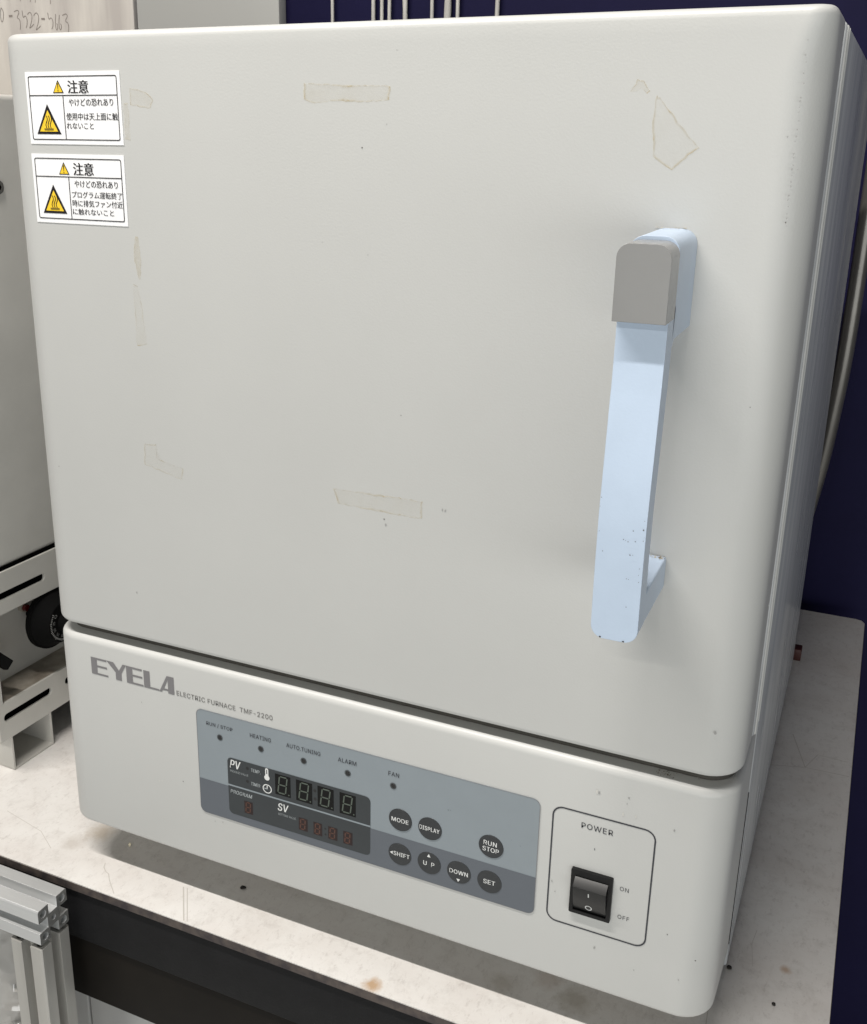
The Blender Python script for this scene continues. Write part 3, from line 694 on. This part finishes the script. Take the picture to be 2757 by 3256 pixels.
rmark([rr(353.2, 353.75, 98.4, 101.2, .1)])
# ring drawn as short pieces so it follows the bent face
def ringmark():
    bm = bmesh.new(); n = 28; cx, cz = 353.4, 89.6
    o_ = []; i_ = []
    for k in range(n):
        a = 2 * PI * k / n
        for r_, lst in ((1.9, o_), (1.35, i_)):
            x, z = cx + r_ * math.cos(a), cz + r_ * math.sin(a); lst.append(bm.verts.new((x * mm, on_rocker(z) - 0.00016, z * mm)))
    for k in range(n): bm.faces.new([o_[k], o_[(k + 1) % n], i_[(k + 1) % n], i_[k]])
    return obj("rocker_mark", bm_mesh("rocker_mark", bm), INKW, sw)
ringmark()

# ------------------------------------------------------------------ door handle
def bevmod(o, w_=0.0012, seg=3):
    md = o.modifiers.new("Bevel", 'BEVEL'); md.width = w_; md.segments = seg; md.limit_method = 'ANGLE'; md.angle_limit = math.radians(28); md.harden_normals = False
    return o
HX0, HX1 = 356.0, 376.4
bm = bmesh.new(); rows = []
zb = 277.2; r = 6.0
for k in range(7):
    a = PI / 2 * k / 6; rows.append((zb + r * (1 - math.cos(a)), r * (1 - math.sin(a)), -58.6, -45.2))
rows += [(298, 0, -59.0, -46.0), (312, 0, -59.2, -47.2), (335, 0, -58.9, -46.8), (384.5, 0, -54.2, -41.0), (387, 0, -53.7, -40.6), (403, 0, -53.0, -40.2), (420, 0, -52.4, -38.0)]
rows_bm(bm, [[((HX0 + d) * mm, yf * mm, z * mm), ((HX1 - d) * mm, yf * mm, z * mm), ((HX1 - d) * mm, yb * mm, z * mm), ((HX0 + d) * mm, yb * mm, z * mm)] for z, d, yf, yb in rows])
handle = bevmod(obj("handle", bm_mesh("handle", bm, 28), HBLUE, F), 0.0010)
# mount block at the door
mb = flat("handle_mount", [[(p[0] * mm, p[1] * mm) for p in ([(HX1, 406.2)] + rrect(HX0, HX1, 400, 447.6, 6.5)[:14] + [(HX0, 406.2)])]], -0.0405, HBLUE, handle, depth=0.0405)
bevmod(mb, 0.0009)
bm = bmesh.new()
rows_bm(bm, [[(x * mm, y * mm, z * mm) for y, z in [(-.05, 406.3), (-36, 406.3), (-44, 400.5), (-46, 412), (-.05, 412)]] for x in (HX0 + .05, HX1 - .05)])
obj("handle_mount", bm_mesh("handle_mount", bm), HBLUE, handle)
bm = bmesh.new()
rows_bm(bm, [[(x * mm, y * mm, z * mm) for y, z in [(-.05, 281.3), (-.05, 296.6), (-48, 296.2), (-53, 281.5)]] for x in (HX0 + .2, HX1 - .2)])
bevmod(obj("handle_foot", bm_mesh("handle_foot", bm), HBLUE, handle), 0.0008)
cap = flat("handle_cap", [[(p[0] * mm, p[1] * mm) for p in ([(376.6, 415.2)] + rrect(355.2, 376.6, 408, 446.0, 5.6)[:14] + [(355.2, 415.2)])]], -0.0585, HCAP, handle, depth=0.0175)
bevmod(cap, 0.0011)
specks("paint_chips", [(371.2, 329.3, .35), (375.3, 330.3, .5), (367.5, 324.9, .3), (368.3, 324.7, .25), (369.4, 324.2, .3), (372.4, 324.7, .3), (359.1, 318.3, .3), (370.7, 318.5, .4), (371.8, 318.6, .25),
       (370.0, 307.6, .3), (370.9, 307.4, .25), (370.9, 294.7, .3), (375.2, 306.9, .25), (375.5, 334.3, .25), (374.9, 310, .2), (375.1, 313, .25), (356.9, 342, .25), (356.6, 338, .2), (357.0, 327.0, .25), (375.6, 325.5, .25)], -0.06008, handle, 11)
specks("paint_chips", [(360.4, 277.9, .75), (370.6, 277.7, .65)], -0.05880, handle, 12, .8, CRUMBD)
GRIME = mat("brown_grime", (0.52, 0.47, 0.37, 1), .8)
bm = bmesh.new(); rnd = random.Random(5)
for k in range(34):
    x = rnd.uniform(358, 374); z = 447.75 + rnd.uniform(0, .1); y = -rnd.uniform(0.2, 3.0)
    s_ = rnd.uniform(.15, .5)
    V = [bm.verts.new(((x + dx * s_) * mm, (y + dy * s_) * mm, z * mm)) for dx, dy in ((-1, -1), (1, -.8), (.8, 1), (-.9, .8))]; bm.faces.new(V)
for k in range(40):
    x = rnd.uniform(369, 376); y = -rnd.uniform(0.3, 4); s_ = rnd.uniform(.15, .45)
    V = [bm.verts.new(((x + dx * s_) * mm, (y + dy * s_) * mm, 296.75 * mm)) for dx, dy in ((-1, -1), (1, -.8), (.8, 1), (-.9, .8))]; bm.faces.new(V)
o = obj("grime", bm_mesh("grime", bm), GRIME, handle); o['kind'] = 'stuff'

# lint in the gap under the door
bm = bmesh.new(); rnd = random.Random(21)
for k in range(46):
    x = rnd.gauss(385, 3.0); y = rnd.uniform(3.2, 9); s_ = rnd.uniform(.25, .7)
    if k > 38: x, y, s_ = 401 + rnd.gauss(0, .3), 9, .3
    c_ = Vector((x, y, 176.8 + rnd.uniform(.2, 1.4)))
    V = [bm.verts.new((c_ + Vector((rnd.uniform(-1, 1), rnd.uniform(-1, 1), rnd.uniform(-.6, .6))) * s_) * mm) for _ in range(4)]
    for f in ((0, 1, 2), (0, 1, 3), (1, 2, 3), (0, 2, 3)): bm.faces.new([V[i] for i in f])
o = obj("lint", bm_mesh("lint", bm), mat("grey_lint", (0.34, 0.31, 0.26, 1), .9, var=.6, var_scale=400, col2=(.06, .05, .04, 1)), lower); o['kind'] = 'stuff'

# ------------------------------------------------------------------ red-brown stub behind the furnace
rs = box("rubber_stub", 0.4185, 0.4275, 0.535, 0.548, 0.0002, 0.012, RUST, None, bev=0.001)
tag(rs, "small dark red rubber stub on the bench at the furnace's right rear corner", "rubber stub")

# ------------------------------------------------------------------ old oven on the left
YAW = math.radians(-2.0)
# local frame: x = outward normal of the visible side, y = depth, z = up, origin at the near bottom corner of the foot
OV = thing("laboratory_oven", "old beige laboratory oven with slotted base, black dial and open square foot", "laboratory oven", (-0.1233, 0.0632, 0.0))
OV.rotation_euler = (0, 0, YAW); bpy.context.view_layer.update()
def obox(name, x0, x1, y0, y1, z0, z1, material, bev=0.0, parent=None): return box(name, x0, x1, y0, y1, z0, z1, material, parent or OV, bev)
def oplate(name, loops, x_front, depth, material, parent=None):
    """plate in the local YZ plane, front face at x_front"""
    me = curve_mesh(name, [[(a * mm, b * mm) for a, b in lp] for lp in loops], depth)
    for v_ in me.vertices:
        a, b, c = v_.co; v_.co = (x_front - depth / 2 + c, a, b)
    me.update(); bm = bmesh.new(); bm.from_mesh(me); bmesh.ops.recalc_face_normals(bm, faces=bm.faces); bm.to_mesh(me); bm.free()
    return obj(name, fin(me), material, parent or OV)
obox("cabinet", -0.36, -0.0035, -0.010, 0.40, 0.1690, 0.509, OVEN, 0.004)
obox("seam_core", -0.35, -0.006, -0.008, 0.39, 0.1400, 0.1700, COREM)
def slot(y0, y1, zc, r): return rrect(y0, y1, zc - r, zc + r, r * .98, 8)
up = oplate("slotted_flange", [rrect(-10, 390, 134.0, 167.2, .8), slot(-60 + 52, 51.0, 148.3, 3.1), slot(66, 125, 148.3, 3.1), slot(140, 200, 148.3, 3.1)], 0.0, 0.0022, OVEN)
dn = oplate("slotted_flange", [rrect(-10, 390, 30.0, 61.5, .8), slot(-4.6, 46.5, 48.7, 3.3), slot(62, 115, 48.7, 3.3), slot(130, 185, 48.7, 3.3)], 0.0, 0.0022, OVEN)
for o_ in (up, dn): bevmod(o_, 0.0007, 2)
obox("upper_slot_shade", -0.34, -0.0032, -0.004, 0.385, 0.1345, 0.1685, DARK)  # black plate set behind the slots in place of their inner shade
obox("lower_slot_shade", -0.34, -0.0032, -0.004, 0.385, 0.0325, 0.0590, DARK)  # same painted shade behind the lower slots
obox("recess_ceiling", -0.030, -0.0022, -0.009, 0.389, 0.1340, 0.1355, OVEN)
obox("recess_floor", -0.030, -0.0022, -0.009, 0.389, 0.0600, 0.0615, OVENDIRT)
obox("recess_back", -0.34, -0.028, -0.009, 0.389, 0.0616, 0.1339, OVEN)
obox("corner_post", -0.030, -0.0001, -0.010, -0.0040, 0.0616, 0.1339, OVEN)
# open square foot (two), channel running away from the viewer's side
for y0 in (0.0, 0.30):
    a, b = y0, y0 + 0.0435
    loops = [rrect(a / mm, b / mm, 0.2, 30.0, .6), rrect(a / mm + 1.6, b / mm - 1.6, 1.8, 30.0 - .2, .3)]
    ft = oplate("foot", loops, 0.0, 0.12, OVEN)
    if y0 == 0.0:
        obox("foot_back", -0.1195, -0.118, a + .002, b - .002, 0.002, 0.0298, OVENDIRT, parent=ft)
        oplate("foot_stain", [circ(10, 5, 4, 16)], -0.0, 0.0001, OVENDIRT, ft)
        bpy.data.objects.remove(bpy.data.objects["foot_stain"])
# knob: skirt, face, ticks
K = Vector((-0.0030, 0.0578, 0.1085))
kb = cyl("dial", K + Vector((-0.0040, 0, 0)), (1, 0, 0), 0.0253, 0.0253, 0.0042, DIALM, OV, 48)
bm = bmesh.new(); cyl_bm(bm, K + Vector((-0.024, 0, 0)), (1, 0, 0), 0.005, 0.005, 0.0205, 24)
obj("dial_shaft", bm_mesh("dial_shaft", bm, 40), DIALM, kb)
bm = bmesh.new(); cyl_bm(bm, K, (1, 0, 0), 0.0240, 0.0170, 0.0130, 48)
obj("dial_face", bm_mesh("dial_face", bm, 40), DIALM, kb)
DT = mat("dial_print_grey", (0.35, 0.35, 0.34, 1), .5)
bm = bmesh.new(); x = K.x + 0.0132
def dquad(a, r0, r1, wd):
    u = Vector((0, math.cos(a), math.sin(a))); t_ = Vector((0, -math.sin(a), math.cos(a)))
    V = [bm.verts.new(Vector((x, K.y, K.z)) + u * r_ + t_ * s_) for r_, s_ in ((r0, -wd), (r1, -wd), (r1, wd), (r0, wd))]; bm.faces.new(V)
for k in range(46): dquad(math.radians(-220 + k * 5.6), 0.0140, 0.0156 if k % 5 else 0.0161, 0.00032)
o = obj("dial_ticks", bm_mesh("dial_ticks", bm), DT, kb)
T = []
for k in range(10):
    a = math.radians(-220 + k * 28); 
    me = text_mesh("n", str(k * 25), -1.5 * mm, 1.5 * mm, -1.1 * mm, 1.1 * mm, 0, 0.02)
    for v_ in me.vertices:
        p, _, q = v_.co; ca, sa = math.cos(a - PI / 2), math.sin(a - PI / 2)
        v_.co = (x, K.y + 0.0118 * math.cos(a) + p * ca - q * sa, K.z + 0.0118 * math.sin(a) + p * sa + q * ca)
    T.append(obj("t", me, DT, kb))
join(T, "dial_numerals")
cyl("dial_grip", K + Vector((0.0131, 0, 0)), (1, 0, 0), 0.0085, 0.0075, 0.008, DIALM, kb, 32, 0.001)
lp_ = cyl("pilot_lamp", (-0.0280, 0.0500, 0.1165), (1, 0, 0), 0.0042, 0.0042, 0.004, OVENDIRT, OV, 24)
cyl("lens", (-0.0245, 0.0500, 0.1165), (1, 0, 0), 0.0032, 0.0026, 0.0035, REDL, lp_, 24)
# black lever
bm = bmesh.new()
P0, P1, P2 = Vector((-0.022, -0.001, 0.124)), Vector((-0.010, -0.0065, 0.106)), Vector((0.000, 0.0058, 0.0905))
def bar(bm, a, b, w0, w1, th):
    d = (b - a).normalized(); u = d.cross(Vector((1, 0, 0))).normalized(); n = d.cross(u)
    rows_bm(bm, [[a + u * w0 + n * th, a - u * w0 + n * th, a - u * w0 - n * th, a + u * w0 - n * th], [b + u * w1 + n * th, b - u * w1 + n * th, b - u * w1 - n * th, b + u * w1 - n * th]])
bar(bm, P0, P1 + (P1 - P0) * .1, .0046, .0044, .004); bar(bm, P1 - (P2 - P1) * .1, P2, .0046, .0042, .004)
bevmod(obj("lever", bm_mesh("lever", bm), DIALM, OV), 0.0008)
# bolt on the side of the oven
bt = cyl("bolt", (-0.0034, 0.0455, 0.447), (1, 0, 0), 0.0052, 0.0050, 0.0022, STEELB, OV, 24, 0.0008)
bm = bmesh.new(); cyl_bm(bm, (-0.0012, 0.0455, 0.447), (1, 0, 0), 0.0022, 0.0022, 0.0002, 6)
obj("bolt_socket", bm_mesh("bolt_socket", bm), DARK, bt)
# grime lines on the recess floor
specks_y = None

# ------------------------------------------------------------------ paper wrapped box on the oven, with handwriting
CB = thing("paper_covered_board", "upright pinkish brown paper covered board with a handwritten number, standing on the old oven", "board", (-0.30, 0.40, 0.5092))
bx = box("board_sheet", -0.46, -0.1440, 0.300, 0.306, 0.5092, 0.86, PAPER, None, bev=0.001); reparent(bx, CB)
INKP = mat("pencil_handwriting", (0.17, 0.15, 0.135, 1), .7)
def hand(x0, x1, z0, z1, strokes, w_=0.55):
    """hand drawn glyph: polyline strokes in a unit box"""
    out = []
    for st in strokes:
        P = [((x0 + a * (x1 - x0)), (z0 + b * (z1 - z0))) for a, b in st]
        C = catmull([(p[0], p[1], 0) for p in P], 5)
        out.append(flat("t", [stroke_loop([(c.x * mm, c.y * mm) for c in C], w_ * mm)], 0.2998, INKP, None))
    return out
G3 = [[(.0, .93), (.55, 1.0), (.75, .88), (.45, .62), (.75, .50), (.85, .25), (.72, -.05)]]
G5 = [[(.15, 1.0), (.25, .62), (.6, .68), (.85, .5), (.8, .2), (.6, .0)]]
G2 = [[(.05, .85), (.45, 1.0), (.75, .8), (.65, .45), (.35, .1), (.25, .0), (.5, .05), (.95, .22)]]
G6 = [[(.45, 1.0), (.25, .6), (.22, .2), (.4, .0), (.68, .12), (.7, .32), (.5, .4)]]
G0 = [[(.4, 1.0), (.1, .7), (.1, .2), (.35, .0), (.7, .3), (.75, .75), (.4, 1.0)]]
GD = [[(0, .5), (1, .5)]]
H = []
def hx(px): return -288.6 + (px / 460 * 1764 - 10) / 840 * 77.0 * 0.985
# glyph boxes measured on the face: x from left to right, z sinks slowly to the right
def zt(px): return 587.6 - px * 0.036
for g, a, b, lo, hi in [(G0, 2, 17, 11.5, 0), (GD, 31, 43, 6.8, 5.2), (G3, 49, 70, 16, 1.0), (G5, 73, 92, 14.5, 0.5), (G2, 91, 111, 14, 1.5), (G2, 111, 133, 15, 1.5), (GD, 136, 147, 6.5, 5.0),
                        (G5, 155, 175, 13.5, .2), (G6, 177, 190, 13.5, .8), (G6, 188, 202, 13, 1.2), (G3, 203, 224, 14.5, .2)]:
    H += hand(hx(a), hx(b), zt(a) - lo, zt(a) - hi, g, 1.7 if g is GD else 0.62)
# lower ends of the writing line above
for px in (6, 21, 32, 72, 104, 120, 168): H += hand(hx(px), hx(px) + 2, zt(px) + 7.0, zt(px) + 13, [[(0, 1), (.3, .4), (.2, 0)]], .6)
H += hand(hx(4), hx(172), zt(60) + 8.0, zt(60) + 12.0, [[(0, .55), (.3, .5), (.65, .35), (1, .2)]], .8)
hw = join(H, "handwriting"); reparent(hw, CB)

# ------------------------------------------------------------------ aluminium profile frame in front of the bench
AF = thing("aluminium_frame", "slotted aluminium profile frame standing close in front of the bench, bottom left", "profile frame", (-0.02, -0.045, -0.8))
S = 0.0268
def tslot(s, scale=1.0):
    """outline of a slotted square profile centred on 0, side s (half h)"""
    h = s / 2; a = s * 0.145; b = h - s * 0.15; c = s * 0.25
    q = [(h, a + 0), (h - s * .10, a), (h - s * .10, c), (h - s * .19, c), (s * .17, s * .10)]
    side = [(h, h - s * .035), (h, a), (h - s * .30, a)]
    pts = []
    for k in range(4):
        ang = k * PI / 2; ca, sa = math.cos(ang), math.sin(ang)
        rot = lambda p: (p[0] * ca - p[1] * sa, p[0] * sa + p[1] * ca)
        low_ = [(x, -y) for x, y in side][::-1]
        for p in low_ + []: pts.append(p if False else rot(p))
        for p in side[::-1]: pts.append(rot(p))
    # order: walk each side from its negative lobe through the slot to its positive lobe
    pts = []
    for k in range(4):
        ang = k * PI / 2; ca, sa = math.cos(ang), math.sin(ang)
        rot = lambda p: (p[0] * ca - p[1] * sa, p[0] * sa + p[1] * ca)
        seq = [(x, -y) for x, y in side] + side[::-1]
        pts += [rot(p) for p in seq]
    return pts
def holes(s):
    d = s * .325; r_ = s * .095
    return [circ(0, 0, s * .075, 12)] + [[(cx + r_ * 1.1 * math.cos(2 * PI * k / 8), cz + r_ * 1.1 * math.sin(2 * PI * k / 8)) for k in range(8)] for cx in (-d, d) for cz in (-d, d)]
def profile(name, length, s=S):
    me = curve_mesh(name, [tslot(s)] + holes(s), length); return me
me = profile("cross_rail", 0.60)
for v_ in me.vertices:
    a, b, c = v_.co; v_.co = (c, a, b)
me.update(); me.materials.append(ALU); me.materials.append(ALUEND); fin(me, 25)
for p_ in me.polygons:
    if abs(p_.normal.x) > .9: p_.material_index = 1
cr = obj("cross_rail", me); cr.location = (0.0115 - 0.30, -0.0452, -0.0090); reparent(cr, AF)
bevmod(cr, 0.0006, 2)
def post(x, y):
    me = profile("upright_post", 0.774)
    me.materials.append(ALUV); fin(me, 25)
    o_ = obj("upright_post", me); o_.location = (x, y, -0.8 + 0.387 + 0.0001); reparent(o_, AF); bevmod(o_, 0.0006, 2)
    return o_
post(0.0115 - S / 2 - 0.0003, -0.0452)
post(-0.56, -0.0452)

# crumpled clear film bag at the frame's foot
bm = bmesh.new(); rnd = random.Random(9)
nx, nz = 26, 46; grid = []
from mathutils import noise as mn
for j in range(nz + 1):
    row = []
    for i in range(nx + 1):
        u = i / nx; v2 = j / nz
        ang = -PI / 2 - 1.4 + 2.8 * u
        rr_ = 0.030 * (0.80 + 0.30 * math.sin(PI * v2))
        p = Vector((-0.0545 + rr_ * math.sin((u - .5) * 2.8), -0.030 - rr_ * math.cos((u - .5) * 2.8) * 0.6, -0.27 + 0.235 * v2))
        nn_ = (mn.noise(p * 90) * 0.006 + mn.noise(p * 260) * 0.003) * (0.25 + 0.9 * (1 - v2))
        p += Vector((nn_ * math.sin((u - .5) * 2.8), -nn_, nn_ * .5)); row.append(bm.verts.new(p))
    grid.append(row)
for j in range(nz):
    for i in range(nx): bm.faces.new([grid[j][i], grid[j][i + 1], grid[j + 1][i + 1], grid[j + 1][i]])
o = obj("plastic_bag", bm_mesh("plastic_bag", bm, 20), FILM)
md = o.modifiers.new("Solidify", 'SOLIDIFY'); md.thickness = 0.0002
tag(o, "crumpled clear plastic bag hanging beside the aluminium frame at the lower left", "plastic bag")
